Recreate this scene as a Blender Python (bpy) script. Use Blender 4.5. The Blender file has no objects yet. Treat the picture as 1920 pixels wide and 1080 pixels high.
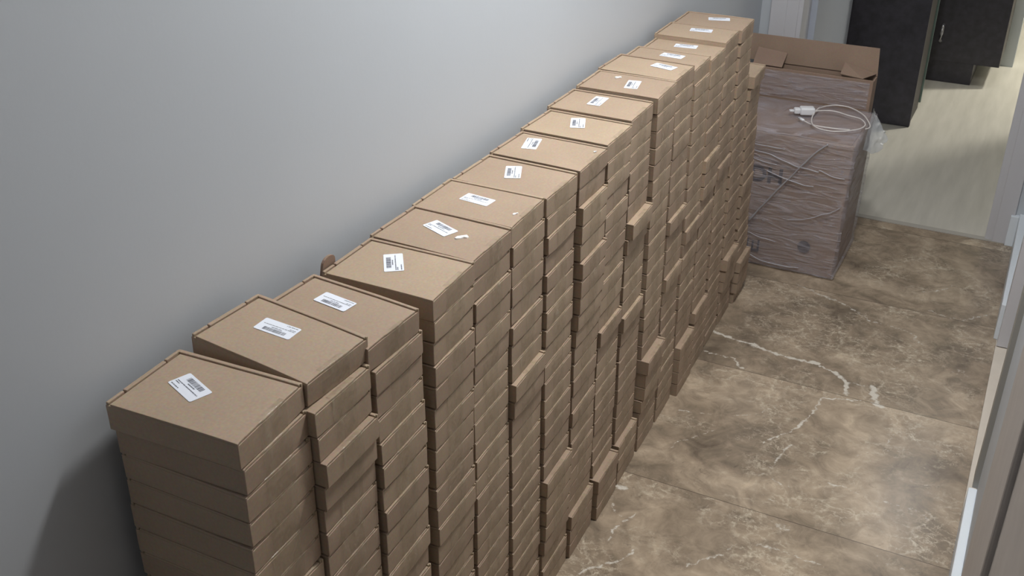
import bpy, bmesh, math, random
from mathutils import Vector, Matrix, noise
R = math.radians
C = bpy.context.scene
COL = C.collection

# ------------------------------------------------------------------ camera
def make_camera():
    pitch, roll, yaw = .4916103, .0057124, -.4643058
    cy, sy, cp, sp = math.cos(yaw), math.sin(yaw), math.cos(pitch), math.sin(pitch)
    fwd = Vector((sy*cp, cy*cp, -sp)); right = Vector((cy, -sy, 0)); up = right.cross(fwd)
    r2 = math.cos(roll)*right + math.sin(roll)*up
    u2 = -math.sin(roll)*right + math.cos(roll)*up
    cam = bpy.data.cameras.new('camera'); o = bpy.data.objects.new('camera', cam); COL.objects.link(o)
    m = Matrix((r2, u2, -fwd)).transposed().to_4x4()
    m.translation = Vector((.9891574, -.7433834, 1.71))
    o.matrix_world = m
    cam.sensor_width = 36; cam.lens = 1999.82*36/1920; cam.clip_start = .01
    C.camera = o
make_camera()

# ------------------------------------------------------------------ world, lights, exposure
w = bpy.data.worlds.new('world'); C.world = w; w.use_nodes = True
w.node_tree.nodes['Background'].inputs[0].default_value = (.75, .85, 1, 1)
w.node_tree.nodes['Background'].inputs[1].default_value = .25
C.view_settings.view_transform = 'Standard'; C.view_settings.look = 'None'
C.view_settings.gamma = 1; C.view_settings.use_curve_mapping = False
C.view_settings.exposure = 0.0

def area(name, loc, size, power, col, rot=(0, 0, 0), sy=None):
    l = bpy.data.lights.new(name, 'AREA'); l.energy = power; l.color = col; l.size = size
    if sy: l.shape = 'RECTANGLE'; l.size_y = sy
    else: l.shape = 'DISK'
    o = bpy.data.objects.new(name, l); COL.objects.link(o); o.location = loc; o.rotation_euler = rot
    return o
area('corridor_lamp_light', (.62, 1.27, 2.54), .26, 34, (1, .98, .95))
area('bedroom_lamp_light', (1.95, 5.90, 2.50), .22, 54, (1, .95, .82))
area('bedroom_fill_light', (.85, 4.85, 2.5), .3, 8, (1, .97, .92))  # fill added to brighten the bedroom floor near the doorway
area('hall_fill_light', (.45, -2.3, 1.9), .9, 2.5, (.80, .90, 1), (R(80), 0, 0), 1.0)  # ambient fill added behind the camera, not a real window

# ------------------------------------------------------------------ helpers
def tag(o, label=None, cat=None, group=None, kind=None):
    if label: o['label'] = label
    if cat: o['category'] = cat
    if group: o['group'] = group
    if kind: o['kind'] = kind
    return o

def empty(name, loc=(0, 0, 0), rz=0):
    o = bpy.data.objects.new(name, None); COL.objects.link(o)
    o.location = loc; o.rotation_euler = (0, 0, rz); o.empty_display_size = .05
    return o

def mesh_of(name, bm, mats, smooth=False):
    me = bpy.data.meshes.new(name); bm.normal_update(); bm.to_mesh(me); bm.free()
    for m in (mats if isinstance(mats, (list, tuple)) else [mats]): me.materials.append(m)
    if smooth:
        for p in me.polygons: p.use_smooth = True
    return me

def link(name, me, parent=None, loc=None):
    o = bpy.data.objects.new(name, me); COL.objects.link(o)
    if parent: o.parent = parent
    if loc: o.location = loc
    return o

def obj(name, bm, mats, parent=None, smooth=False):
    return link(name, mesh_of(name, bm, mats, smooth), parent)

def slab(bm, x0, x1, y0, y1, z0, z1, n=(1, 1, 1), bev=0, seg=2, mi=0, fn=None):
    """closed cuboid surface with n segments per axis, optional bevel and deformation"""
    t = bmesh.new(); nx, ny, nz = n
    vs = {}
    for i in range(nx+1):
        for j in range(ny+1):
            for k in range(nz+1):
                if i in (0, nx) or j in (0, ny) or k in (0, nz):
                    vs[i, j, k] = t.verts.new((x0+(x1-x0)*i/nx, y0+(y1-y0)*j/ny, z0+(z1-z0)*k/nz))
    def q(a, b, c, d): t.faces.new((vs[a], vs[b], vs[c], vs[d]))
    for i in range(nx):
        for j in range(ny):
            q((i, j, 0), (i, j+1, 0), (i+1, j+1, 0), (i+1, j, 0)); q((i, j, nz), (i+1, j, nz), (i+1, j+1, nz), (i, j+1, nz))
    for i in range(nx):
        for k in range(nz):
            q((i, 0, k), (i+1, 0, k), (i+1, 0, k+1), (i, 0, k+1)); q((i, ny, k), (i, ny, k+1), (i+1, ny, k+1), (i+1, ny, k))
    for j in range(ny):
        for k in range(nz):
            q((0, j, k), (0, j, k+1), (0, j+1, k+1), (0, j+1, k)); q((nx, j, k), (nx, j+1, k), (nx, j+1, k+1), (nx, j, k+1))
    t.normal_update()
    if bev:
        es = [e for e in t.edges if e.calc_face_angle(0) > .5]
        bmesh.ops.bevel(t, geom=es, offset=bev, segments=seg, profile=.5, affect='EDGES', clamp_overlap=True)
    if fn:
        for v in t.verts: v.co = fn(v.co)
    for f in t.faces: f.material_index = mi
    merge(bm, t); t.free()
    return bm

def merge(bm, t, M=None):
    mp = {}
    for v in t.verts: mp[v.index if v.index >= 0 else v] = None
    t.verts.index_update()
    nv = [bm.verts.new((M @ v.co) if M else v.co) for v in t.verts]
    for f in t.faces:
        try:
            g = bm.faces.new([nv[v.index] for v in f.verts]); g.material_index = f.material_index; g.smooth = f.smooth
        except ValueError: pass

def add_mesh(bm, me, M, mi=0):
    nv = [bm.verts.new(M @ v.co) for v in me.vertices]
    for p in me.polygons:
        g = bm.faces.new([nv[i] for i in p.vertices]); g.material_index = mi

def tube(bm, pts, r, sides=8, closed=False):
    pts = [Vector(p) for p in pts]; n = len(pts); rings = []
    for i, p in enumerate(pts):
        a = pts[(i-1) % n] if (i or closed) else p; b = pts[(i+1) % n] if (i < n-1 or closed) else p
        d = (b-a).normalized(); u = d.cross(Vector((0, 0, 1)))
        if u.length < 1e-4: u = Vector((1, 0, 0))
        u.normalize(); v = d.cross(u)
        rr = r[i] if isinstance(r, (list, tuple)) else r
        rings.append([bm.verts.new(p + rr*(math.cos(2*math.pi*s/sides)*u + math.sin(2*math.pi*s/sides)*v)) for s in range(sides)])
    for i in range(n if closed else n-1):
        A, B = rings[i], rings[(i+1) % n]
        for s in range(sides): bm.faces.new((A[s], A[(s+1) % sides], B[(s+1) % sides], B[s]))
    if not closed: bm.faces.new(rings[0][::-1]); bm.faces.new(rings[-1])
    return bm

def spline(pts, k=6):
    P = [Vector(p) for p in pts]; out = []
    for i in range(len(P)-1):
        a, b, c, d = P[max(i-1, 0)], P[i], P[i+1], P[min(i+2, len(P)-1)]
        for j in range(k):
            t = j/k
            out.append(.5*((2*b)+(c-a)*t+(2*a-5*b+4*c-d)*t*t+(-a+3*b-3*c+d)*t**3))
    out.append(P[-1]); return out

# ------------------------------------------------------------------ materials
def mat(name):
    m = bpy.data.materials.new(name); m.use_nodes = True
    nt = m.node_tree; return m, nt, nt.nodes['Principled BSDF']

def simple(name, col, rough=.6, metal=0, bump=0, scale=40, var=0, spec=.5):
    m, nt, b = mat(name); N = nt.nodes; L = nt.links
    b.inputs['Base Color'].default_value = (*col, 1); b.inputs['Roughness'].default_value = rough
    b.inputs['Metallic'].default_value = metal; b.inputs['Specular IOR Level'].default_value = spec
    if bump or var:
        tc = N.new('ShaderNodeTexCoord'); n = N.new('ShaderNodeTexNoise'); n.inputs['Scale'].default_value = scale
        n.inputs['Detail'].default_value = 5; L.new(tc.outputs['Object'], n.inputs['Vector'])
        if bump:
            bp = N.new('ShaderNodeBump'); bp.inputs['Strength'].default_value = bump; bp.inputs['Distance'].default_value = .002
            L.new(n.outputs['Fac'], bp.inputs['Height']); L.new(bp.outputs['Normal'], b.inputs['Normal'])
        if var:
            r = N.new('ShaderNodeValToRGB'); L.new(n.outputs['Fac'], r.inputs[0])
            r.color_ramp.elements[0].position = .3; r.color_ramp.elements[1].position = .7
            r.color_ramp.elements[0].color = (*[c*(1-var) for c in col], 1)
            r.color_ramp.elements[1].color = (*[min(1, c*(1+var)) for c in col], 1)
            L.new(r.outputs[0], b.inputs['Base Color'])
    return m

def cardboard(name, col, rough=.72):
    """kraft board: fibres, faint corrugation lines and a tone of its own for each box"""
    m, nt, b = mat(name); N = nt.nodes; L = nt.links
    tc = N.new('ShaderNodeTexCoord'); oi = N.new('ShaderNodeObjectInfo')
    n1 = N.new('ShaderNodeTexNoise'); n1.inputs['Scale'].default_value = 9; n1.inputs['Detail'].default_value = 4
    n2 = N.new('ShaderNodeTexNoise'); n2.inputs['Scale'].default_value = 260; n2.inputs['Detail'].default_value = 3
    add = N.new('ShaderNodeVectorMath'); add.operation = 'ADD'
    geo = N.new('ShaderNodeNewGeometry')
    L.new(geo.outputs['Position'], add.inputs[0])
    L.new(add.outputs[0], n1.inputs['Vector']); L.new(tc.outputs['Object'], n2.inputs['Vector'])
    mx = N.new('ShaderNodeMix'); mx.data_type = 'RGBA'
    mx.inputs[6].default_value = (*[c*.88 for c in col], 1); mx.inputs[7].default_value = (*[c*1.10 for c in col], 1)
    L.new(n1.outputs['Fac'], mx.inputs[0])
    mx2 = N.new('ShaderNodeMix'); mx2.data_type = 'RGBA'; mx2.blend_type = 'MULTIPLY'; mx2.inputs[0].default_value = .35
    L.new(mx.outputs[2], mx2.inputs[6]); L.new(n2.outputs['Color'], mx2.inputs[7])
    hs = N.new('ShaderNodeHueSaturation'); L.new(mx2.outputs[2], hs.inputs['Color'])
    mr = N.new('ShaderNodeMapRange'); mr.inputs['To Min'].default_value = 1.14; mr.inputs['To Max'].default_value = 1.30
    L.new(oi.outputs['Random'], mr.inputs['Value']); L.new(mr.outputs[0], hs.inputs['Value'])
    ml = N.new('ShaderNodeMath'); ml.operation = 'MULTIPLY_ADD'; ml.inputs[1].default_value = .008; ml.inputs[2].default_value = .496
    L.new(oi.outputs['Random'], ml.inputs[0]); L.new(ml.outputs[0], hs.inputs['Hue'])
    L.new(hs.outputs[0], b.inputs['Base Color'])
    b.inputs['Roughness'].default_value = rough; b.inputs['Specular IOR Level'].default_value = .2
    wv = N.new('ShaderNodeTexWave'); wv.inputs['Scale'].default_value = 42; wv.inputs['Distortion'].default_value = .6
    L.new(tc.outputs['Object'], wv.inputs['Vector'])
    bp = N.new('ShaderNodeBump'); bp.inputs['Strength'].default_value = .12; bp.inputs['Distance'].default_value = .0006
    ad = N.new('ShaderNodeMath'); ad.operation = 'ADD'; L.new(wv.outputs['Fac'], ad.inputs[0]); L.new(n2.outputs['Fac'], ad.inputs[1])
    L.new(ad.outputs[0], bp.inputs['Height']); L.new(bp.outputs['Normal'], b.inputs['Normal'])
    return m

M_CARD = cardboard('kraft_cardboard', (.395, .300, .219), .6)
M_CARTON = cardboard('brown_carton', (.31, .22, .168))
M_EDGE = simple('torn_board_edge', (.20, .12, .08), .9, bump=.3, scale=300)

def tape_mat():
    m, nt, b = mat('clear_packing_tape'); N = nt.nodes; L = nt.links
    b.inputs['Base Color'].default_value = (.36, .29, .17, 1); b.inputs['Roughness'].default_value = .14
    b.inputs['Specular IOR Level'].default_value = .7
    tc = N.new('ShaderNodeTexCoord'); oi = N.new('ShaderNodeObjectInfo')
    va = N.new('ShaderNodeVectorMath'); va.operation = 'ADD'
    L.new(tc.outputs['Object'], va.inputs[0])
    sc = N.new('ShaderNodeMath'); sc.operation = 'MULTIPLY'; sc.inputs[1].default_value = 50; L.new(oi.outputs['Random'], sc.inputs[0])
    L.new(sc.outputs[0], va.inputs[1])
    n = N.new('ShaderNodeTexNoise'); n.inputs['Scale'].default_value = 55; n.inputs['Detail'].default_value = 5; n.inputs['Distortion'].default_value = 1.2
    L.new(va.outputs[0], n.inputs['Vector'])
    bp = N.new('ShaderNodeBump'); bp.inputs['Strength'].default_value = .75; bp.inputs['Distance'].default_value = .0016
    L.new(n.outputs['Fac'], bp.inputs['Height']); L.new(bp.outputs['Normal'], b.inputs['Normal'])
    r = N.new('ShaderNodeMapRange'); r.inputs['From Min'].default_value = .45; r.inputs['From Max'].default_value = .75
    r.inputs['To Min'].default_value = .10; r.inputs['To Max'].default_value = .38
    L.new(n.outputs['Fac'], r.inputs['Value']); L.new(r.outputs[0], b.inputs['Alpha'])
    mp = N.new('ShaderNodeMapping'); mp.inputs['Scale'].default_value = (1, 70, 16); L.new(va.outputs[0], mp.inputs['Vector'])
    n3 = N.new('ShaderNodeTexNoise'); n3.inputs['Scale'].default_value = 1.2; n3.inputs['Detail'].default_value = 4; n3.inputs['Distortion'].default_value = .8
    L.new(mp.outputs[0], n3.inputs['Vector'])
    cr = N.new('ShaderNodeValToRGB'); L.new(n3.outputs['Fac'], cr.inputs[0])
    cr.color_ramp.elements[0].position = .50; cr.color_ramp.elements[0].color = (.34, .27, .16, 1)
    cr.color_ramp.elements[1].position = .72; cr.color_ramp.elements[1].color = (.70, .62, .48, 1)  # paler streaks paint sheen into the tape colour
    L.new(cr.outputs[0], b.inputs['Base Color'])
    return m
M_TAPE = tape_mat()
M_STICK = simple('white_sticker_paper', (.80, .84, .93), .45)
M_INK = simple('sticker_print', (.055, .06, .085), .6)
M_INK2 = simple('faded_sticker_print', (.30, .31, .38), .6)
M_PAPER = simple('white_paper', (.9, .9, .88), .5)

def film_mat():
    m, nt, b = mat('stretch_film'); N = nt.nodes; L = nt.links
    b.inputs['Base Color'].default_value = (.62, .60, .67, 1); b.inputs['Roughness'].default_value = .09
    b.inputs['Specular IOR Level'].default_value = .9
    tc = N.new('ShaderNodeTexCoord'); mp = N.new('ShaderNodeMapping'); mp.inputs['Scale'].default_value = (5, 5, 34)
    mp.inputs['Rotation'].default_value = (0, .18, 0)
    L.new(tc.outputs['Object'], mp.inputs['Vector'])
    n = N.new('ShaderNodeTexNoise'); n.inputs['Scale'].default_value = 1.6; n.inputs['Detail'].default_value = 7; n.inputs['Distortion'].default_value = 1.6
    L.new(mp.outputs[0], n.inputs['Vector'])
    bp = N.new('ShaderNodeBump'); bp.inputs['Strength'].default_value = .9; bp.inputs['Distance'].default_value = .012
    L.new(n.outputs['Fac'], bp.inputs['Height']); L.new(bp.outputs['Normal'], b.inputs['Normal'])
    r = N.new('ShaderNodeMapRange'); r.inputs['From Min'].default_value = .35; r.inputs['From Max'].default_value = .75
    r.inputs['To Min'].default_value = .16; r.inputs['To Max'].default_value = .50
    L.new(n.outputs['Fac'], r.inputs['Value']); L.new(r.outputs[0], b.inputs['Alpha'])
    return m
M_FILM = film_mat()
M_TAIL = simple('bunched_film', (.52, .54, .56), .2, bump=.6, scale=60, spec=.8)
M_TAIL.node_tree.nodes['Principled BSDF'].inputs['Alpha'].default_value = .62
M_FOLD = simple('gathered_film', (.36, .35, .37), .3, bump=.4, scale=120)

def wall_mat(name, col, rough=.55):
    m, nt, b = mat(name); N = nt.nodes; L = nt.links
    tc = N.new('ShaderNodeTexCoord')
    n = N.new('ShaderNodeTexNoise'); n.inputs['Scale'].default_value = 1.7; n.inputs['Detail'].default_value = 3
    n2 = N.new('ShaderNodeTexNoise'); n2.inputs['Scale'].default_value = 120; n2.inputs['Detail'].default_value = 4
    sp = N.new('ShaderNodeTexNoise'); sp.inputs['Scale'].default_value = 9; sp.inputs['Detail'].default_value = 1
    for q in (n, n2, sp): L.new(tc.outputs['Object'], q.inputs['Vector'])
    mx = N.new('ShaderNodeMix'); mx.data_type = 'RGBA'
    mx.inputs[6].default_value = (*[c*.965 for c in col], 1); mx.inputs[7].default_value = (*[c*1.03 for c in col], 1)
    L.new(n.outputs['Fac'], mx.inputs[0])
    r = N.new('ShaderNodeValToRGB'); r.color_ramp.elements[0].position = .80; r.color_ramp.elements[1].position = .84
    r.color_ramp.elements[0].color = (1, 1, 1, 1); r.color_ramp.elements[1].color = (.8, .78, .76, 1)
    L.new(sp.outputs['Fac'], r.inputs[0])
    mm = N.new('ShaderNodeMix'); mm.data_type = 'RGBA'; mm.blend_type = 'MULTIPLY'; mm.inputs[0].default_value = 1
    L.new(mx.outputs[2], mm.inputs[6]); L.new(r.outputs[0], mm.inputs[7]); L.new(mm.outputs[2], b.inputs['Base Color'])
    b.inputs['Roughness'].default_value = rough
    bp = N.new('ShaderNodeBump'); bp.inputs['Strength'].default_value = .12; bp.inputs['Distance'].default_value = .001
    L.new(n2.outputs['Fac'], bp.inputs['Height']); L.new(bp.outputs['Normal'], b.inputs['Normal'])
    return m
M_WALL = wall_mat('pale_grey_wall_paint', (.53, .565, .605))
M_CEIL = wall_mat('ceiling_paint', (.78, .78, .76))
M_ROOM = wall_mat('bedroom_wall_paint', (.66, .65, .60))
M_TRIM = simple('white_lacquered_trim', (.60, .60, .63), .35, spec=.4)
M_BASE = simple('white_baseboard', (.78, .84, .90), .35)
M_VENEER = simple('grey_door_veneer', (.44, .40, .37), .5, bump=.1, scale=20, var=.06)
M_CASING = simple('grey_door_casing', (.36, .35, .32), .5)
M_DARK = simple('dark_wenge_veneer', (.047, .045, .056), .45, bump=.15, scale=30, var=.25)
M_DEDGE = simple('wenge_side', (.035, .030, .030), .5)
M_GLASSE = simple('green_glass_edge', (.16, .23, .20), .3)
M_CHROME = simple('brushed_handle', (.55, .55, .58), .3, metal=.9)
M_PLAST = simple('white_plastic', (.82, .83, .86), .3)
M_CORD = simple('white_cord', (.72, .68, .66), .4)
M_STONE = simple('beige_threshold_stone', (.68, .62, .54), .4, var=.06, scale=14)

# ------------------------------------------------------------------ marble floor
VEINS = [
 ([(.235,2.16),(.262,2.144),(.303,2.131),(.397,2.121),(.455,2.104),(.544,2.098),(.586,2.101),(.651,2.077),(.687,2.043),(.704,1.968)], .0065, 1.0),
 ([(.762,2.056),(.765,2.049),(.777,2.006),(.794,1.958)], .0095, 1.0),
 ([(.775,1.965),(.790,1.962),(.803,1.957)], .007, 1.0),
 ([(.380,2.116),(.410,2.120)], .010, .8), ([(.572,2.106),(.592,2.104)], .010, 1.0),
 ([(.687,2.043),(.724,2.042),(.762,2.056),(.768,2.034)], .003, .7),
 ([(.414,2.587),(.495,2.548),(.577,2.523),(.641,2.48),(.685,2.439),(.775,2.434),(.821,2.417),(.845,2.371),(.874,2.347)], .0045, .75),
 ([(.480,2.556),(.560,2.528),(.60,2.505)], .007, .5),
 ([(.259,2.021),(.302,2.015),(.363,2.019),(.382,1.983),(.411,1.975)], .004, .8),
 ([(.748,1.961),(.695,1.944),(.643,1.92),(.642,1.855),(.622,1.768),(.609,1.724),(.557,1.653),(.552,1.629)], .0038, .9),
 ([(.628,1.80),(.618,1.755)], .007, .8),
 ([(.574,1.477),(.605,1.559),(.609,1.63),(.629,1.676)], .0035, .7),
 ([(.272,1.681),(.355,1.685),(.392,1.711)], .004, .6), ([(.338,1.491),(.346,1.538),(.386,1.588),(.42,1.634)], .003, .6),
 ([(.738,1.538),(.776,1.548),(.821,1.533)], .004, .7), ([(.862,1.535),(.918,1.533),(.958,1.536),(.995,1.513)], .004, .7),
 ([(.605,1.499),(.646,1.481),(.676,1.478)], .0045, .7), ([(.626,1.238),(.694,1.24),(.748,1.236),(.802,1.231)], .004, .7),
 ([(.306,.952),(.329,.99),(.365,1.024),(.402,1.091)], .0045, .9), ([(.328,1.086),(.322,1.128),(.34,1.177),(.357,1.228)], .004, .8),
 ([(.599,1.236),(.589,1.176),(.548,1.133),(.521,1.088)], .0035, .7),
 ([(.839,2.603),(.913,2.577),(.964,2.593),(1.026,2.668)], .006, .65), ([(.93,2.57),(.99,2.60)], .009, .5),
 ([(.827,2.554),(.847,2.481)], .003, .5), ([(.849,1.781),(.856,1.829),(.872,1.867),(.912,1.902)], .003, .6),
 ([(.778,1.682),(.82,1.731),(.914,1.787)], .0025, .5), ([(.437,1.711),(.497,1.758),(.545,1.822),(.611,1.884)], .003, .6),
 ([(.749,2.084),(.785,2.163),(.848,2.232)], .003, .5), ([(.33,2.165),(.429,2.206),(.527,2.246),(.639,2.217)], .0025, .5),
 ([(.268,1.288),(.290,1.290)], .012, .9), ([(.285,1.225),(.30,1.20),(.325,1.185)], .006, .7), ([(.628,1.413),(.642,1.412)], .012, .75),
 ([(.668,1.327),(.688,1.325)], .013, .7), ([(.53,2.16),(.545,2.11)], .0025, .5), ([(.60,2.09),(.64,2.04),(.65,1.99)], .0025, .5),
 ([(.80,2.0),(.87,2.03),(.94,2.09)], .003, .45), ([(.86,1.98),(.88,1.92),(.90,1.90)], .003, .5), ([(.45,2.0),(.52,2.02),(.60,2.05)], .0022, .4),
 ([(.955,2.245),(.985,2.24)], .034, .42), ([(.29,2.28),(.34,2.30),(.39,2.29)], .004, .4), ([(.80,2.72),(.86,2.76),(.90,2.83)], .004, .6),
 ([(.60,2.95),(.66,2.93),(.74,2.99)], .003, .4), ([(.80,3.02),(.84,3.08),(.86,3.13)], .003, .45), ([(.55,2.72),(.60,2.75)], .005, .4),
 ([(.40,1.35),(.47,1.40),(.50,1.46)], .003, .4), ([(.45,.90),(.60,.97),(.75,.93)], .004, .6), ([(.55,1.03),(.62,1.08)], .003, .5),
 ([(.85,1.35),(.95,1.30),(1.0,1.33)], .003, .5), ([(.9,1.05),(1.0,1.12)], .003, .5),
]
def build_floor():
    x0, x1, y0, y1 = .02, 1.06, -2.5, 3.253
    random.seed(4)
    segs = []
    for pts, wd, st in VEINS:
        P = [Vector((a, b)) for a, b in pts]
        F = []
        for a, b in zip(P, P[1:]):
            n = max(1, int((b-a).length/.008)); d = (b-a)
            pr = Vector((-d.y, d.x)).normalized()
            for i in range(n):
                F.append(a+d*i/n+pr*(random.gauss(0, .0026) if i else 0))
        F.append(P[-1])
        L = len(F)
        for i in range(L-1):
            ww = wd*random.choice((.35, .6, .8, 1.0, 1.35))*(.55 if i in (0, L-2) and L > 4 else 1)
            segs.append((F[i], F[i+1], ww, st*random.uniform(.7, 1)))
    # coarse part behind the view, fine part in view
    bm = bmesh.new()
    def yrange():
        ys = [y0, -1, 0, .4]; y = .80
        while y < y1-.005: ys.append(y); y += .0045
        ys.append(y1); return ys
    ys = yrange(); xs = []; x = x0
    xs = [x0, .10, .17]
    x = .22
    while x < x1-.003: xs.append(x); x += .0045
    xs.append(x1)
    nx, ny = len(xs), len(ys)
    import numpy as np
    X, Y = np.meshgrid(np.array(xs), np.array(ys))
    val = np.zeros(X.shape)
    for a, b, wd, st in segs:
        m = (X > min(a.x, b.x)-.05) & (X < max(a.x, b.x)+.05) & (Y > min(a.y, b.y)-.05) & (Y < max(a.y, b.y)+.05)
        if not m.any(): continue
        px, py = X[m]-a.x, Y[m]-a.y; dx, dy = b.x-a.x, b.y-a.y; l2 = dx*dx+dy*dy+1e-12
        t = np.clip((px*dx+py*dy)/l2, 0, 1); d = np.sqrt((px-t*dx)**2+(py-t*dy)**2)
        v = st*np.clip(1.25-d/wd*.75, 0, 1); val[m] = np.maximum(val[m], v)
    me = bpy.data.meshes.new('floor')
    co = np.stack([X.ravel(), Y.ravel(), np.zeros(X.size)], 1)
    idx = np.arange(X.size).reshape(X.shape)
    fc = np.stack([idx[:-1, :-1].ravel(), idx[:-1, 1:].ravel(), idx[1:, 1:].ravel(), idx[1:, :-1].ravel()], 1)
    # skirt so the floor is a slab, not a sheet
    base = X.size
    corners = [(x0, y0), (x1, y0), (x1, y1), (x0, y1)]
    extra = [(a, b, -.03) for a, b in corners]
    verts = co.tolist()+extra
    faces = fc.tolist()
    tl = [int(idx[0, 0]), int(idx[0, -1]), int(idx[-1, -1]), int(idx[-1, 0])]
    for i in range(4):
        j = (i+1) % 4; faces.append([base+i, base+j, tl[j], tl[i]])
    faces.append([base+3, base+2, base+1, base])
    me.from_pydata(verts, [], faces)
    at = me.attributes.new('vein', 'FLOAT', 'POINT')
    at.data.foreach_set('value', np.concatenate([val.ravel(), np.zeros(4)]).astype('f'))
    me.update()
    m, nt, b = mat('brown_veined_marble'); N = nt.nodes; L = nt.links
    geo = N.new('ShaderNodeNewGeometry')
    sep = N.new('ShaderNodeSeparateXYZ'); L.new(geo.outputs['Position'], sep.inputs[0])
    # tile number along the corridor, each tile its own tone
    tn = N.new('ShaderNodeMath'); tn.operation = 'MULTIPLY_ADD'; tn.inputs[1].default_value = 1/.611; tn.inputs[2].default_value = -1.353/.611+10
    L.new(sep.outputs['Y'], tn.inputs[0])
    fl = N.new('ShaderNodeMath'); fl.operation = 'FLOOR'; L.new(tn.outputs[0], fl.inputs[0])
    wn = N.new('ShaderNodeTexWhiteNoise'); wn.noise_dimensions = '1D'; L.new(fl.outputs[0], wn.inputs['W'])
    # offset noise per tile
    off = N.new('ShaderNodeVectorMath'); off.operation = 'ADD'; L.new(geo.outputs['Position'], off.inputs[0])
    vsc = N.new('ShaderNodeVectorMath'); vsc.operation = 'SCALE'; vsc.inputs['Scale'].default_value = 9
    L.new(wn.outputs['Color'], vsc.inputs[0]); L.new(vsc.outputs[0], off.inputs[1])
    def noi(scale, det, dist=0, rough=.55, src=None):
        n = N.new('ShaderNodeTexNoise'); n.inputs['Scale'].default_value = scale; n.inputs['Detail'].default_value = det
        n.inputs['Distortion'].default_value = dist; n.inputs['Roughness'].default_value = rough
        L.new((src or off).outputs[0], n.inputs['Vector']); return n
    big = noi(3.2, 5, .8, .6); mid = noi(14, 7, 1.0, .65); fine = noi(70, 6, .4, .7)
    r1 = N.new('ShaderNodeValToRGB'); L.new(big.outputs['Fac'], r1.inputs[0])
    e = r1.color_ramp.elements; e[0].position = .34; e[0].color = (.185, .149, .113, 1); e[1].position = .66; e[1].color = (.45, .368, .28, 1)
    k = e.new(.5); k.color = (.298, .240, .180, 1)
    r2 = N.new('ShaderNodeValToRGB'); L.new(mid.outputs['Fac'], r2.inputs[0])
    e = r2.color_ramp.elements; e[0].position = .30; e[0].color = (.55, .53, .51, 1); e[1].position = .70; e[1].color = (1.38, 1.35, 1.30, 1)
    mu = N.new('ShaderNodeMix'); mu.data_type = 'RGBA'; mu.blend_type = 'MULTIPLY'; mu.inputs[0].default_value = .8
    L.new(r1.outputs[0], mu.inputs[6]); L.new(r2.outputs[0], mu.inputs[7])
    # small crackle veins, gathered in clusters
    wsc = N.new('ShaderNodeVectorMath'); wsc.operation = 'SCALE'; wsc.inputs['Scale'].default_value = .085
    sub = N.new('ShaderNodeVectorMath'); sub.operation = 'SUBTRACT'; sub.inputs[1].default_value = (.5, .5, .5)
    wrp = noi(11, 6, .5, .75); L.new(wrp.outputs['Color'], sub.inputs[0]); L.new(sub.outputs[0], wsc.inputs[0])
    ad = N.new('ShaderNodeVectorMath'); ad.operation = 'ADD'; L.new(off.outputs[0], ad.inputs[0]); L.new(wsc.outputs[0], ad.inputs[1])
    str_ = N.new('ShaderNodeVectorMath'); str_.operation = 'MULTIPLY'; str_.inputs[1].default_value = (1, 1.5, 1); L.new(ad.outputs[0], str_.inputs[0])
    vo = N.new('ShaderNodeTexVoronoi'); vo.feature = 'DISTANCE_TO_EDGE'; vo.inputs['Scale'].default_value = 10
    L.new(str_.outputs[0], vo.inputs['Vector'])
    vr = N.new('ShaderNodeMapRange'); vr.inputs['From Min'].default_value = 0; vr.inputs['From Max'].default_value = .07
    vr.inputs['To Min'].default_value = 1; vr.inputs['To Max'].default_value = 0; L.new(vo.outputs['Distance'], vr.inputs['Value'])
    vo2 = N.new('ShaderNodeTexVoronoi'); vo2.feature = 'DISTANCE_TO_EDGE'; vo2.inputs['Scale'].default_value = 30
    L.new(str_.outputs[0], vo2.inputs['Vector'])
    vr2 = N.new('ShaderNodeMapRange'); vr2.inputs['From Max'].default_value = .09; vr2.inputs['To Min'].default_value = .8; vr2.inputs['To Max'].default_value = 0
    L.new(vo2.outputs['Distance'], vr2.inputs['Value'])
    mxv = N.new('ShaderNodeMath'); mxv.operation = 'MAXIMUM'; L.new(vr.outputs[0], mxv.inputs[0]); L.new(vr2.outputs[0], mxv.inputs[1])
    cl = noi(5.0, 5, .4, .6); cr = N.new('ShaderNodeMapRange'); cr.inputs['From Min'].default_value = .46; cr.inputs['From Max'].default_value = .60
    L.new(cl.outputs['Fac'], cr.inputs['Value'])
    f1 = N.new('ShaderNodeMath'); f1.operation = 'MULTIPLY'; L.new(mxv.outputs[0], f1.inputs[0]); L.new(cr.outputs[0], f1.inputs[1])
    fr = N.new('ShaderNodeMapRange'); fr.inputs['From Min'].default_value = .38; fr.inputs['From Max'].default_value = .62; L.new(fine.outputs['Fac'], fr.inputs['Value'])
    f2 = N.new('ShaderNodeMath'); f2.operation = 'MULTIPLY'; L.new(f1.outputs[0], f2.inputs[0]); L.new(fr.outputs[0], f2.inputs[1])
    f3 = N.new('ShaderNodeMath'); f3.operation = 'MULTIPLY'; f3.inputs[1].default_value = 1.0; L.new(f2.outputs[0], f3.inputs[0])
    m1 = N.new('ShaderNodeMix'); m1.data_type = 'RGBA'; m1.inputs[7].default_value = (.62, .54, .42, 1)
    L.new(f3.outputs[0], m1.inputs[0]); L.new(mu.outputs[2], m1.inputs[6])
    # dark specks
    dk = noi(38, 5, 1.5, .7); dr = N.new('ShaderNodeMapRange'); dr.inputs['From Min'].default_value = .62; dr.inputs['From Max'].default_value = .74
    dr.inputs['To Max'].default_value = .55; L.new(dk.outputs['Fac'], dr.inputs['Value'])
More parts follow.
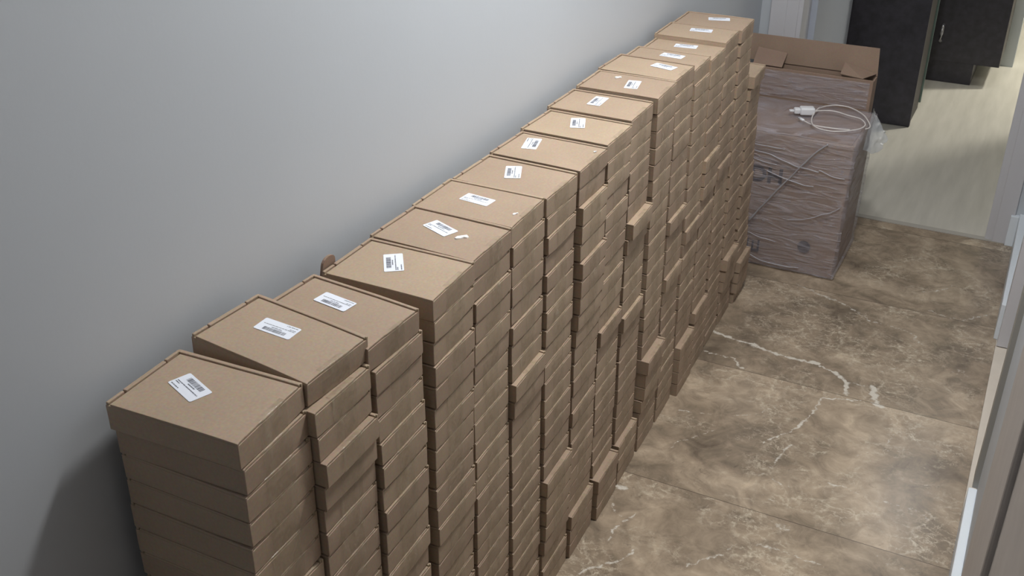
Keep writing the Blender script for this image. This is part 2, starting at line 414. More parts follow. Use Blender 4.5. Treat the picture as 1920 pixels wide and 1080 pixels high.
    m2 = N.new('ShaderNodeMix'); m2.data_type = 'RGBA'; m2.inputs[7].default_value = (.085, .065, .052, 1)
    L.new(dr.outputs[0], m2.inputs[0]); L.new(m1.outputs[2], m2.inputs[6])
    # the long pale veins laid in from the attribute
    va = N.new('ShaderNodeAttribute'); va.attribute_name = 'vein'
    vv = N.new('ShaderNodeMapRange'); vv.inputs['From Min'].default_value = .42; vv.inputs['From Max'].default_value = .78; vv.inputs['To Max'].default_value = .95
    nj = N.new('ShaderNodeMath'); nj.operation = 'MULTIPLY_ADD'; nj.inputs[1].default_value = 1.6; nj.inputs[2].default_value = -.80
    L.new(fine.outputs['Fac'], nj.inputs[0])
    ns = N.new('ShaderNodeMath'); ns.operation = 'ADD'; L.new(va.outputs['Fac'], ns.inputs[0]); L.new(nj.outputs[0], ns.inputs[1])
    L.new(ns.outputs[0], vv.inputs['Value'])
    m3 = N.new('ShaderNodeMix'); m3.data_type = 'RGBA'; m3.inputs[7].default_value = (.66, .62, .55, 1)
    L.new(vv.outputs[0], m3.inputs[0]); L.new(m2.outputs[2], m3.inputs[6])
    # tile tone and joints
    tt = N.new('ShaderNodeMapRange'); tt.inputs['To Min'].default_value = .97; tt.inputs['To Max'].default_value = 1.10; L.new(wn.outputs['Value'], tt.inputs['Value'])
    m4 = N.new('ShaderNodeVectorMath'); m4.operation = 'SCALE'; L.new(m3.outputs[2], m4.inputs[0]); L.new(tt.outputs[0], m4.inputs['Scale'])
    frc = N.new('ShaderNodeMath'); frc.operation = 'FRACT'; L.new(tn.outputs[0], frc.inputs[0])
    pp = N.new('ShaderNodeMath'); pp.operation = 'PINGPONG'; pp.inputs[1].default_value = .5; L.new(tn.outputs[0], pp.inputs[0])
    lt = N.new('ShaderNodeMath'); lt.operation = 'LESS_THAN'; lt.inputs[1].default_value = .0018
    # distance from integer: pingpong(.5) is 0 at integers
    L.new(pp.outputs[0], lt.inputs[0])
    gm = N.new('ShaderNodeMath'); gm.operation = 'MULTIPLY'; gm.inputs[1].default_value = .7; L.new(lt.outputs[0], gm.inputs[0])
    m5 = N.new('ShaderNodeMix'); m5.data_type = 'RGBA'; m5.inputs[7].default_value = (.055, .04, .03, 1)
    L.new(gm.outputs[0], m5.inputs[0]); L.new(m4.outputs[0], m5.inputs[6])
    L.new(m5.outputs[2], b.inputs['Base Color'])
    b.inputs['Roughness'].default_value = .26; b.inputs['Specular IOR Level'].default_value = .45
    me.materials.append(m)
    o = link('floor', me); tag(o, kind='structure')
build_floor()

# ------------------------------------------------------------------ room shell
def struct(name, bm, m, parent=None, smooth=False):
    o = obj(name, bm, m, parent, smooth)
    if not parent: tag(o, kind='structure')
    return o
YB = 3.253
H = 2.6
struct('wall_left', slab(bmesh.new(), -.10, .02, -2.5, YB+.12, -.03, H), M_WALL)
b = bmesh.new(); slab(b, 1.08, 1.20, -2.5, 1.62, -.03, H); slab(b, 1.08, 1.20, 2.47, YB+.12, -.03, H); slab(b, 1.08, 1.20, 1.62, 2.47, 2.06, H)
struct('wall_right', b, M_WALL)
b = bmesh.new(); slab(b, .02, .155, YB+.012, YB+.12, 0, H); slab(b, .985, 1.08, YB+.012, YB+.12, 0, H); slab(b, .155, .985, YB+.012, YB+.12, 2.06, H)
struct('wall_far', b, M_WALL)
struct('ceiling', slab(bmesh.new(), -.10, 1.20, -2.5, YB+.12, H, H+.08), M_CEIL)
struct('wall_back', slab(bmesh.new(), -.10, 1.20, -2.62, -2.5, -.03, H), M_WALL)
# side room floor strip seen through the side doorway, and its stone threshold
b = bmesh.new(); slab(b, 1.0605, 1.215, 1.58, 2.50, -.03, .0015, bev=.001)
tr = struct('trim_1', b, M_STONE)
# baseboards
def base_profile(x_face, x_wall, y0, y1, h):
    b = bmesh.new(); slab(b, x_face, x_wall, y0, y1, 0, h, bev=.003); return b
struct('baseboard_right', base_profile(1.0605, 1.081, .34, 1.575, .082), M_BASE)
b = base_profile(1.050, 1.081, 2.50, YB+.01, .125)
slab(b, 1.022, 1.050, YB-.012, YB+.012, 0, .118, bev=.002)
struct('baseboard_far', b, M_BASE)
struct('baseboard_left', slab(bmesh.new(), .019, .030, -2.5, -.4, 0, .1, bev=.002), M_BASE)
# far doorway frame: casing left, right, jambs
b = bmesh.new()
slab(b, .058, .118, YB-.006, YB+.014, 0, 2.12, bev=.003); slab(b, .112, .160, YB-.002, YB+.014, 0, 2.10, bev=.003)
slab(b, .150, .176, YB+.004, YB+.150, 0, 2.06, bev=.002)
slab(b, .978, 1.036, YB+.002, YB+.014, .0, 2.12, bev=.003); slab(b, .952, .980, YB+.012, YB+.165, .0, 2.06, bev=.002)
slab(b, .058, 1.036, YB-.002, YB+.014, 2.05, 2.12, bev=.003)
struct('trim_2', b, M_TRIM)
b = bmesh.new(); slab(b, .15, 1.02, YB, YB+.03, -.03, .003, bev=.001)
struct('trim_3', b, simple('door_sill', (.42, .40, .36), .5))
# side doorway frame (far jamb seen) and near casing
b = bmesh.new()
slab(b, 1.0625, 1.098, 2.452, 2.530, .004, 2.12, bev=.002)
slab(b, 1.094, 1.205, 2.432, 2.475, .006, 2.06, bev=.002)
struct('trim_4', b, M_TRIM)
b = bmesh.new()
slab(b, 1.068, 1.083, 1.575, 1.645, .082, 2.12, bev=.001)
struct('trim_5', b, M_CASING)
d1 = struct('door_1', slab(bmesh.new(), 1.165, 1.200, 1.645, 2.432, .008, 2.05, bev=.003), M_TRIM)
b = bmesh.new(); tube(b, [(1.165, 1.72, 1.0), (1.125, 1.72, 1.0), (1.12, 1.74, 1.0), (1.12, 1.84, 1.0)], .009)
obj('door_handle', b, M_CHROME, d1, True)
# near door on the right: wide grey casing and recessed leaf
b = bmesh.new()
slab(b, 1.058, 1.083, .34, .755, .0, 2.12, bev=.004)
slab(b, 1.062, 1.083, -2.49, -.30, .0, 2.12, bev=.004)
struct('trim_6', b, M_VENEER)
d2 = struct('door_2', slab(bmesh.new(), 1.066, 1.084, -.30, .34, .008, 2.05, bev=.003), M_VENEER)
b = bmesh.new(); tube(b, [(1.066, -.22, 1.0), (1.035, -.22, 1.0), (1.03, -.20, 1.0), (1.03, -.10, 1.0)], .008)
obj('door_handle', b, M_CHROME, d2, True)
# open door leaf, folded back into the far room
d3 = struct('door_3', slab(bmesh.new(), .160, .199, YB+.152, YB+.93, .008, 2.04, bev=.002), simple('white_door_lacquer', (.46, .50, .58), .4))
b = bmesh.new(); tube(b, [(.199, 4.08, 1.0), (.245, 4.08, 1.0), (.25, 4.06, 1.0), (.25, 3.97, 1.0)], .009)
obj('door_handle', b, M_CHROME, d3, True)

# far room
def laminate():
    m, nt, b = mat('pale_laminate'); N = nt.nodes; L = nt.links
    tc = N.new('ShaderNodeTexCoord'); mp = N.new('ShaderNodeMapping'); mp.inputs['Scale'].default_value = (9, .9, 1)
    L.new(tc.outputs['Object'], mp.inputs['Vector'])
    n = N.new('ShaderNodeTexNoise'); n.inputs['Scale'].default_value = 3; n.inputs['Detail'].default_value = 6; L.new(mp.outputs[0], n.inputs['Vector'])
    r = N.new('ShaderNodeValToRGB'); L.new(n.outputs['Fac'], r.inputs[0])
    r.color_ramp.elements[0].position = .3; r.color_ramp.elements[0].color = (.54, .525, .47, 1)
    r.color_ramp.elements[1].position = .7; r.color_ramp.elements[1].color = (.64, .62, .56, 1)
    L.new(r.outputs[0], b.inputs['Base Color']); b.inputs['Roughness'].default_value = .38; b.inputs['Specular IOR Level'].default_value = .35
    return m
struct('floor_far', slab(bmesh.new(), -1.6, 2.2, YB+.03, 8.2, -.03, 0), laminate())
b = bmesh.new(); slab(b, -1.6, -.10, YB, YB+.12, -.03, H); slab(b, 1.20, 2.2, YB, YB+.12, -.03, H)
struct('wall_room_near', b, M_ROOM)
struct('wall_room_left', slab(bmesh.new(), -1.72, -1.6, YB, 8.2, -.03, H), M_ROOM)
struct('wall_room_right', slab(bmesh.new(), 2.2, 2.32, YB, 8.2, -.03, H), M_ROOM)
struct('wall_room_far', slab(bmesh.new(), -1.72, 2.32, 8.2, 8.32, -.03, H), M_ROOM)
struct('ceiling_far', slab(bmesh.new(), -1.72, 2.32, YB+.12, 8.32, H, H+.08), M_CEIL)
struct('wall_light_blocker', slab(bmesh.new(), 1.38, 2.2, 4.98, 5.10, 0, H), M_ROOM)  # unseen wall added to shade the near bedroom floor from the lamp
struct('wall_partition', slab(bmesh.new(), -1.6, .866, 5.72, 5.84, -.0, H), wall_mat('partition_paint', (.50, .54, .56)))

# tall dark wardrobe side nearer, and the raised dark cabinet behind it
t = empty('wardrobe', (.20, 4.60, 0))
tag(t, 'tall dark wenge wardrobe standing behind the open carton in the far room', 'wardrobe')
def rel(t, b): bmesh.ops.translate(b, verts=b.verts, vec=-t.location); return b
obj('carcass', rel(t, slab(bmesh.new(), -.42, .500, 4.445, 4.735, .0, 2.15, bev=.002)), M_DEDGE, t)
obj('front_panel', rel(t, slab(bmesh.new(), -.42, .507, 4.418, 4.443, .002, 2.15, bev=.002)), M_DARK, t)
tag(obj('mirror_edge', rel(t, slab(bmesh.new(), .490, .509, 4.736, 4.750, .03, 2.12, bev=.001)), M_GLASSE, t), 'thin pale green glass edge')
t = empty('cabinet', (.45, 5.45, 0))
tag(t, 'black raised cabinet on a recessed plinth beyond the tall wardrobe', 'cabinet')
obj('plinth', rel(t, slab(bmesh.new(), -.35, .690, 5.255, 5.60, 0, .118, bev=.002)), M_DARK, t)
obj('carcass', rel(t, slab(bmesh.new(), -.35, .812, 5.275, 5.70, .110, 2.15, bev=.002)), M_DEDGE, t)
dr = obj('cabinet_door', rel(t, slab(bmesh.new(), .30, .812, 5.25, 5.273, .112, 2.14, bev=.002)), M_DARK, t)
obj('cabinet_door', rel(t, slab(bmesh.new(), -.35, .296, 5.25, 5.273, .112, 2.14, bev=.002)), M_DARK, t)
hb = bmesh.new(); tube(hb, [(.505, 5.25, .215), (.505, 5.225, .222), (.505, 5.222, .26), (.505, 5.225, .296), (.505, 5.25, .303)], .008)
obj('handle', rel(t, hb), M_CHROME, dr, True)

# ------------------------------------------------------------------ mailer boxes
BD, BW, BH = .199, .1350, .0394     # depth from the wall, width along it, height
def warp(seed, amt=1.0):
    rr = random.Random(seed); a, b_, c, s1 = rr.uniform(.3, 1.5), rr.uniform(.3, 1.5), rr.uniform(-.6, .8), rr.uniform(.2, 1)
    ox = seed*7.3
    def fn(co):
        x, y, z = co; v = Vector(co)
        tx = x/(BD/2); ty = y/(BW/2)
        if z < .012:       # bottom edge lifts towards the corners of the aisle side
            v.z += .0030*max(0, abs(ty)-.34)**1.1*(a if ty < 0 else b_)*max(0, tx)**2*amt
        if z > BH-.006:
            v.z += (-.0009*(abs(ty)**2)*(b_ if ty < 0 else a)*max(0, tx)**2 + .0006*c*(1-ty*ty)*(1-tx*tx))*amt
        if tx > .9: v.x += .0011*s1*(1-ty*ty)*math.sin(math.pi*min(1, max(0, z/BH)))+.0004*noise.noise(Vector((y*40+ox, z*30, ox)))
        v.y += .0005*noise.noise(Vector((x*20+ox, z*30, y)))
        if tx > .7: v.x += .0015-.0021*(ty+1)
        return v
    return fn

def body_mesh(seed):
    fn = warp(seed); b = bmesh.new()
    slab(b, -BD/2, BD/2, -BW/2, BW/2, 0, BH-.0034, (8, 12, 3), .0007, 2, fn=fn)
    rr = random.Random(seed+50)
    # double wall rims on the wall side and on the far side
    wv = rr.uniform(0, .0012)
    slab(b, -BD/2+.0002, BD/2-.0016, BW/2-.0064, BW/2-.0001, BH-.0042, BH+.0010+wv, (10, 1, 1), .0012, 2, fn=fn)
    slab(b, -BD/2+.0001, -BD/2+.0062, -BW/2+.030, BW/2-.032, BH-.0042, BH+.0016, (1, 6, 1), .0012, 2, fn=fn)
    slab(b, -BD/2+.0001, -BD/2+.0048, -BW/2+.001, -BW/2+.0285, BH-.0042, BH+.0010, (1, 2, 1), .0012, 2, fn=fn)
    slab(b, -BD/2+.0001, -BD/2+.0048, BW/2-.030, BW/2-.003, BH-.0042, BH+.0020, (1, 2, 1), .0012, 2, fn=fn)
    # front corner ears poking out beside the lid
    slab(b, BD/2-.0042, BD/2-.0001, BW/2-.0036, BW/2+.0004, .004, BH+.0011, (1, 1, 3), .0008, 2, fn=fn)
    slab(b, BD/2-.0030, BD/2-.0001, -BW/2-.0003, -BW/2+.0030, .004, BH+.0002, (1, 1, 3), .0008, 2, fn=fn)
    return mesh_of('mailer_body', b, M_CARD)
def lid_mesh(seed):
    f0 = warp(seed); rr = random.Random(seed+31); e0, e1 = rr.uniform(.25, .42), rr.uniform(.25, .42); b = bmesh.new()
    def fn(co):      # the lid edge steps back at both ends of the aisle side
        v = f0(co)
        if co.x > BD/2-.003: v.x -= .0009*min(1, max(0, (abs(co.y/(BW/2))-(e0 if co.y < 0 else e1))*9))
        return v
    slab(b, -BD/2+.0080, BD/2-.0001, -BW/2-.0001, BW/2-.0084, BH-.0033, BH+.0001, (10, 18, 1), .0007, 2, fn=fn)
    return mesh_of('mailer_lid', b, M_CARD)
def tape_mesh(seed):
    rr = random.Random(seed+9); fn = warp(seed); b = bmesh.new()
    yc = rr.uniform(-.010, .010); hw = rr.uniform(.021, .034); reach = rr.uniform(.004, .011)
    prof = [(BD/2+.0012, .001), (BD/2+.0015, .012), (BD/2+.0016, .024), (BD/2+.0013, .034), (BD/2+.0009, .0385), (BD/2-.0006, BH+.0011), (BD/2-.004, BH+.0009), (BD/2-reach, BH+.0007)]
    rows = []
    for i in range(9):
        y = yc-hw+2*hw*i/8
        rows.append([b.verts.new(Vector((px+.0015-.0021*(y/(BW/2)+1)+.0006*max(0, noise.noise(Vector((y*90, pz*90, seed))))*(1 if pz < .038 else 0), y,
                     pz-(.0009*(abs(y/(BW/2))**2) if pz > .038 else 0)))) for px, pz in prof])
    for A, B in zip(rows, rows[1:]):
        for j in range(len(prof)-1): b.faces.new((A[j], B[j], B[j+1], A[j+1]))
    return mesh_of('mailer_tape', b, M_TAPE, True)
NV = 8
BODY = [body_mesh(s) for s in range(NV)]; LID = [lid_mesh(s) for s in range(NV)]; TAPE = [tape_mesh(s) for s in range(NV)]

def rounded_slab(b, hx, hy, r, z0, z1):
    pts = []
    for cx, cy, a0 in ((hx-r, hy-r, 0), (-hx+r, hy-r, 90), (-hx+r, -hy+r, 180), (hx-r, -hy+r, 270)):
        for k in range(5):
            a = R(a0+k*22.5); pts.append((cx+r*math.cos(a), cy+r*math.sin(a)))
    lo = [b.verts.new((x, y, z0)) for x, y in pts]; hi = [b.verts.new((x, y, z1)) for x, y in pts]
    b.faces.new(hi); b.faces.new(lo[::-1]); n = len(pts)
    for i in range(n): b.faces.new((lo[i], lo[(i+1) % n], hi[(i+1) % n], hi[i]))
b = bmesh.new(); rounded_slab(b, .0300, .0155, .0025, 0, .0005); STICK = mesh_of('sticker_paper', b, M_STICK)
def print_mesh(seed):
    rr = random.Random(seed); b = bmesh.new()
    def q(x0, x1, y0, y1, mi=0):
        f = b.faces.new([b.verts.new(p) for p in ((x0, y0, .0006), (x1, y0, .0006), (x1, y1, .0006), (x0, y1, .0006))]); f.material_index = mi
    x = -.0185
    while x < .0185:                       # barcode
        wd = rr.choice((.0004, .0005, .0009, .0013)); q(x, x+wd, .0040, .0115); x += wd+rr.choice((.0004, .0005, .0009))
    def word_line(x0, x1, yc, h, mi):
        x = x0
        while x < x1:
            wd = rr.uniform(.0025, .0065)
            xx = x
            while xx < min(x+wd, x1):      # letters of a word, too small to read
                lw = rr.uniform(.0004, .0008); q(xx, xx+lw, yc-h*rr.uniform(.35, .5), yc+h*rr.uniform(.35, .5), mi); xx += lw+.00028
            x += wd+.0011
    word_line(-.0085, .0085, .0016, .0021, 0)
    word_line(-.0265, .0245, -.0030, .0018, 0)
    word_line(-.0265, -.0175, -.0058, .0018, 0)
    word_line(-.0265, -.0085, -.0118, .0019, 0)
    return mesh_of('sticker_printing', b, [M_INK, M_INK2])
PRINT = [print_mesh(s) for s in range(5)]

ZT = {1:.9607,2:.9607,3:.945,4:.944,5:.944,6:.944,7:.943,8:.9465,9:.951,10:.957,11:.965,12:.966,13:.952,14:.944,15:.957,16:.957,17:.786}
YT = {1:.155,2:.290,3:.428,4:.586,5:.729,6:.871,7:1.013,8:1.157,9:1.299,10:1.441,11:1.585,12:1.73,13:1.872,14:2.00,15:2.132,16:2.272,17:2.425}
YBt = {1:.130,2:.270,3:.411,4:.559,5:.702,6:.843,7:.983,8:1.128,9:1.275,10:1.423,11:1.578,12:1.726,13:1.875,14:2.025,15:2.174,16:2.322,17:2.485}
XT = {1:.2475,2:.256,3:.258,4:.258,5:.250,6:.248,7:.251,8:.252,9:.250,10:.247,11:.251,12:.247,13:.247,14:.245,15:.243,16:.246,17:.246}
XB = {1:.262,2:.262,3:.264,4:.262,5:.264,6:.266,7:.268,8:.262,9:.258,10:.258,11:.259,12:.259,13:.257,14:.255,15:.255,16:.255,17:.255}
NB = {k: 24 for k in ZT}; NB[3] = 23; NB[17] = 20
ROT_TOP = {1:.045,2:-.060,3:-.055,5:-.02,7:-.03,8:-.03,9:-.03,10:-.01,12:-.03,4:.005,6:0,11:.0,13:-.01,14:-.01,15:0,16:.0,17:.02}
STICKERS = {1:[(.121,.083,-21)],2:[(.133,.243,180)],3:[(.138,.372,173)],4:[(.143,.525,125)],5:[(.144,.671,-22)],6:[(.142,.807,-6)],
 7:[(.139,.956,114)],8:[(.107,1.103,-76)],9:[(.145,1.249,112)],10:[(.133,1.387,92)],11:[(.167,1.513,101)],12:[(.183,1.679,-13)],
 13:[(.155,1.825,-5)],14:[(.148,1.955,7)],15:[(.148,2.082,9)],16:[(.155,2.224,18)]}
# boxes that jut out of, or sit back from, their stack: (stack, number from the floor) -> metres
JUT = {(11,6):.027,(11,5):.020,(11,4):.019,(11,3):.012,(10,17):.019,(10,16):.006,(8,18):.014,(8,17):.013,(8,16):.011,(8,15):.008,(8,14):.004,
 (8,21):.009,(8,20):.008,(8,19):.006,(8,2):.012,(8,1):.011,(8,0):.010,(9,2):.024,(9,1):.021,(9,0):.021,(10,2):.014,(10,1):.014,(10,0):.012,
 (13,3):.020,(13,2):.019,(13,1):.018,(13,0):.018,(12,3):.004,(12,2):.004,(14,4):.012,(14,3):.010,(14,2):.010,(14,1):.010,(14,0):.010,
 (16,5):.018,(16,4):.014,(16,3):.010,(17,3):.020,(17,2):.016,(17,1):.014,(14,16):.010,(14,15):.008,(14,14):.008,(15,14):.008,(7,7):.012,(7,6):.010,
 (7,5):.009,(7,4):.008,(7,3):.006,(6,15):.010,(6,14):.006,(2,20):.012,(2,19):.005,(2,18):-.001,(13,12):.008,(12,14):.009,(9,12):.006,(10,11):.008,
 (3,19):-.003,(17,19):.015,(17,18):.003,(4,21):-.002,(12,10):.008,(11,2):.006,(11,1):.006,(11,0):.006}
VIS = {1:9,2:12,3:14,4:17,5:20,6:23}          # boxes of each near stack reaching into the picture
FARLOW = {14:8,15:11,16:18,17:18}             # lowest boxes of the far stacks, smallest in view
ORD = ['zeroth','first','second','third','fourth','fifth','sixth','seventh','eighth','ninth','tenth','eleventh','twelfth','thirteenth','fourteenth',
 'fifteenth','sixteenth','seventeenth','eighteenth','nineteenth','twentieth','twenty-first','twenty-second','twenty-third','twenty-fourth']
GROUP = 'cardboard mailer boxes stacked along the left wall'
STACK = {1:'the nearest stack', 17:'the low last stack'}
for k in range(2, 17): STACK[k] = 'the %s stack from the camera' % ORD[k]
TOPLOOK = {1:'with one slanted barcode sticker',2:'with crosswise barcode sticker, turned askew',3:'with crosswise sticker, slightly tilted',
 4:'with an upright barcode sticker',5:'with sticker and large torn white scrap',6:'with sticker and tiny white scrap',
 7:'with an upright barcode sticker',8:'with a leaning barcode sticker',9:'with an upright barcode sticker',10:'with a leaning barcode sticker',
 11:'with sticker and faint paper scrap',12:'with a crosswise barcode sticker',13:'with a crosswise barcode sticker',14:'with a crosswise barcode sticker',
 15:'with a crosswise barcode sticker',16:'with a crosswise barcode sticker'}

rng = random.Random(11)
stuff = bmesh.new(); lower = bmesh.new()
for k in range(1, 18):
    n = NB[k]; hz = ZT[k]/n; sz = hz/(BH+.0004)
    drift = 0
    for i in range(n):
        t_ = (i+.5)/n; j = n-1-i
        drift = .6*drift+rng.gauss(0, .0011)
        dx = .8*JUT.get((k, i), drift+rng.gauss(0, .0009))
        if (k, i) not in JUT: dx = max(-.0055, min(.005, dx))
        xr = XB[k]+(XT[k]-XB[k])*t_+dx
        yf = YBt[k]+(YT[k]-YBt[k])*t_+rng.uniform(-.0009, .0009)
        rot = rng.gauss(0, .0042)+(ROT_TOP[k]*max(0, 1-j/2.2) if j < 3 else 0)
        if k in (2, 3) and 0 < j < 3: rot *= .6
        v = rng.randrange(NV)
        cx, cy = xr-BD/2, yf-BW/2
        if j == 0:
            dc = {1: (.1470, .0830), 2: (.147, .232), 3: (.155, .3565)}.get(k)
            if dc: cx, cy = dc
        M = Matrix.Translation((cx, cy, i*hz)) @ Matrix.Rotation(rot, 4, 'Z') @ (Matrix.Translation((0, 0, .006 if k == 2 else .002)) @ Matrix.Rotation(.058 if k == 2 else .022, 4, 'Y') if (k, j) in ((2, 0), (3, 0)) else Matrix.Identity(4)) @ Matrix.Diagonal((1, ({2: .985, 3: .96}.get(k, 1.03 if j == 0 else 1) if j == 0 or k not in (2, 3) else .96), sz, 1))
        if j >= VIS.get(k, 99) or i < FARLOW.get(k, 0):
            sb = lower if k < 10 else stuff
            add_mesh(sb, BODY[v], M, 0); add_mesh(sb, LID[v], M, 0); add_mesh(sb, TAPE[v], M, 1)
            continue
        t = bpy.data.objects.new('mailer_box', None); COL.objects.link(t); t.empty_display_size = .03
        t.matrix_world = M
        d = JUT.get((k, i), 0)
        if j == 0: lab = 'brown box %s, topmost of %s' % (TOPLOOK.get(k, 'jutting out beside the open carton'), STACK[k])
        elif d > .011: lab = 'brown mailer box jutting out, %s from the top of %s' % (ORD[j+1], STACK[k])
        else: lab = 'brown taped mailer box, %s from the top of %s' % (ORD[j+1], STACK[k])
        lab = lab.replace(' from the camera', ' from camera')
        tag(t, lab, 'box', GROUP)
        bd = link('body', BODY[v], t); link('lid', LID[v], t); link('tape', TAPE[v], t)
        if j == 0:
            for s, (sx, sy_, sa) in enumerate(STICKERS.get(k, [])):
                st = link('sticker', STICK, t); tag(st, 'white barcode sticker')
                loc = Matrix.Rotation(-rot, 2) @ Vector((sx-cx, sy_-cy))
                st.location = (loc.x, loc.y, BH+.0006); st.rotation_euler = (0, 0, R(sa)-rot)
                link('printing', PRINT[(k+s) % 5], st, (0, 0, 0))
        if k == 4 and j == 0:      # flap standing up behind the box against the wall
            fb = bmesh.new(); pts = []
            for q in range(9):
                a = math.pi*q/8; pts.append((math.cos(a)*.016, .018+math.sin(a)*.012))
            pts = [(.018, 0)]+pts+[(-.018, 0)]
            A = [fb.verts.new((-.103-.0+z*.10, -.045+x, BH-.012+z)) for x, z in pts]
            B = [fb.verts.new((-.1075+z*.10, -.045+x, BH-.012+z)) for x, z in pts]
            fb.faces.new(A); fb.faces.new(B[::-1]); m_ = len(pts)
            for q in range(m_): fb.faces.new((A[q], B[q], B[(q+1) % m_], A[(q+1) % m_]))
            bmesh.ops.recalc_face_normals(fb, faces=fb.faces)
            tag(obj('tuck_flap', fb, M_CARTON, t), 'dark brown rounded flap standing upright')
lo = obj('mailer_box_base_rows', lower, [M_CARD, M_TAPE])
tag(lo, 'brown mailer boxes forming the bottom rows under the nearest six stacks', 'boxes', kind='stuff')
so = obj('mailer_boxes', stuff, [M_CARD, M_TAPE])
tag(so, 'many small brown mailer boxes, lower rows of the farthest stacks beside the wrapped carton', 'boxes', kind='stuff')

# white scraps on the box tops
def scrap(name, pts, loc, label):
    b = bmesh.new()
    lo = [b.verts.new((x, y, 0)) for x, y in pts]; hi = [b.verts.new((x*.96, y*.96, .0014+.0016*abs(math.sin(x*300)))) for x, y in pts]
    b.faces.new(hi); b.faces.new(lo[::-1]); n = len(pts)
    for i in range(n): b.faces.new((lo[i], lo[(i+1) % n], hi[(i+1) % n], hi[i]))
    bmesh.ops.recalc_face_normals(b, faces=b.faces)
    o = obj(name, b, M_PAPER); o.location = loc; tag(o, label, 'paper scrap', 'torn white paper scraps on the boxes')
S = [(-.009,-.008),(-.004,-.010),(.001,-.005),(.004,.001),(.009,.003),(.010,.008),(.005,.011),(-.002,.006),(-.008,-.001)]
scrap('paper_scrap', S, (.194, .655, .9437), 'white torn paper scrap on the fifth top box, beside its sticker')
scrap('paper_scrap', [(x*.35, y*.6) for x, y in S], (.231, .782, .9436), 'tiny white scrap near the aisle edge of the sixth top box')
scrap('paper_scrap', [(x*.7, y*.7) for x, y in S], (.118, 1.545, .9655), 'small pale scrap left of the sticker on the eleventh top box')
scrap('paper_scrap', [(x*.25, y*.35) for x, y in S], (.240, 1.118, .9470), 'white speck at the aisle edge of the eighth top box')

# ------------------------------------------------------------------ wrapped carton
CX0, CX1, CY0, CY1, CZ1 = .045, .512, 2.672, 3.025, .488
t = empty('wrapped_carton', ((CX0+CX1)/2, (CY0+CY1)/2, 0))
tag(t, 'brown carton wrapped in clear stretch film, standing on the marble past the stacks', 'carton')
def bulge(co):
    x, y, z = co; v = Vector(co)
    s = math.sin(math.pi*min(1, max(0, z/CZ1)))
    if y < CY0+.01: v.y -= .006*s*math.sin(math.pi*(x-CX0)/(CX1-CX0))
    if x > CX1-.01: v.x += .008*z/CZ1-.002
    return v
obj('carton_body', rel(t, slab(bmesh.new(), CX0, CX1, CY0, CY1, 0, CZ1, (10, 8, 10), .006, 3, fn=bulge)), M_CARTON, t, True)
b = bmesh.new()
slab(b, CX0+.003, CX1-.003, CY0+.004, (CY0+CY1)/2-.001, CZ1, CZ1+.004, (6, 3, 1), .001, 2)
slab(b, CX0+.003, CX1-.003, (CY0+CY1)/2+.001, CY1-.004, CZ1, CZ1+.004, (6, 3, 1), .001, 2)
obj('top_flaps', rel(t, b), M_CARTON, t)
# film: crumpled skin around the carton
def crumple(amp, sx=1.0, seed=0):
    def fn(co):
        v = Vector(co)
        n = noise.noise_vector(Vector((co.x*7+seed, co.y*7, co.z*26)))+.5*noise.noise_vector(Vector((co.x*18+seed, co.y*18, co.z*60+3)))
        v += n*amp; return v
    return fn
def skin(co):
    v = crumple(.0024, seed=2)(bulge(co)); v.z = max(v.z, .003)
    v.y = v.y if co.y > CY0+.02 else min(v.y, CY0-.0085-.006*math.sin(math.pi*min(1, max(0, co.z/CZ1)))*math.sin(math.pi*min(1, max(0, (co.x-CX0)/(CX1-CX0)))))
    return v
film = rel(t, slab(bmesh.new(), CX0-.004, CX1+.010, CY0-.012, CY1-.002, .006, CZ1+.010, (60, 30, 90), .006, 3, fn=skin))
obj('stretch_film', film, M_FILM, t, True)
# gathered folds of film: the diagonal rope, then bands for glints
b = bmesh.new()
def yfront(x, z): return CY0-.0175-.006*math.sin(math.pi*z/CZ1)*math.sin(math.pi*(x-CX0)/(CX1-CX0))
def band(pts, r, wob=.0015, seed=0):
    P = spline([(x, yfront(x, z), z) for x, z in pts], 8)
    P = [p+Vector((0, wob*noise.noise(p*30), wob*2*noise.noise(p*25+Vector((seed, 0, 0))))) for p in P]
    tube(b, P, [r*(.7+.5*abs(noise.noise(p*22+Vector((seed, 1, 2))))) for p in P], 7)
band([(.436, .489), (.390, .440), (.341, .370), (.279, .280), (.207, .168)], .0035)
fo = obj('film_rope', rel(t, b), M_FOLD, t, True)
b = bmesh.new()
M_GLINT = simple('film_fold_glint', (.55, .55, .60), .10, bump=.9, scale=140, spec=.9)  # glints put in as pale glossy bands along taut folds
M_GLINT.node_tree.nodes['Principled BSDF'].inputs['Alpha'].default_value = .6
for sd, pts, r in [(1, [(.17,.432),(.26,.418),(.34,.398),(.42,.388)], .0024), (2, [(.17,.408),(.22,.395),(.28,.388)], .002),
                   (3, [(.25,.362),(.30,.350),(.36,.338),(.41,.335)], .0026), (4, [(.18,.060),(.26,.030),(.32,.022),(.40,.028)], .0022),
                   (5, [(.19,.128),(.25,.118),(.31,.112)], .0016), (6, [(.18,.452),(.24,.448),(.30,.446)], .002),
                   (7, [(.34,.200),(.40,.215),(.47,.250),(.505,.275)], .0018), (8, [(.42,.395),(.47,.380),(.505,.378)], .002)]:
    band(pts, r, .002, sd)
obj('film_glint_band', rel(t, b), M_GLINT, t, True)
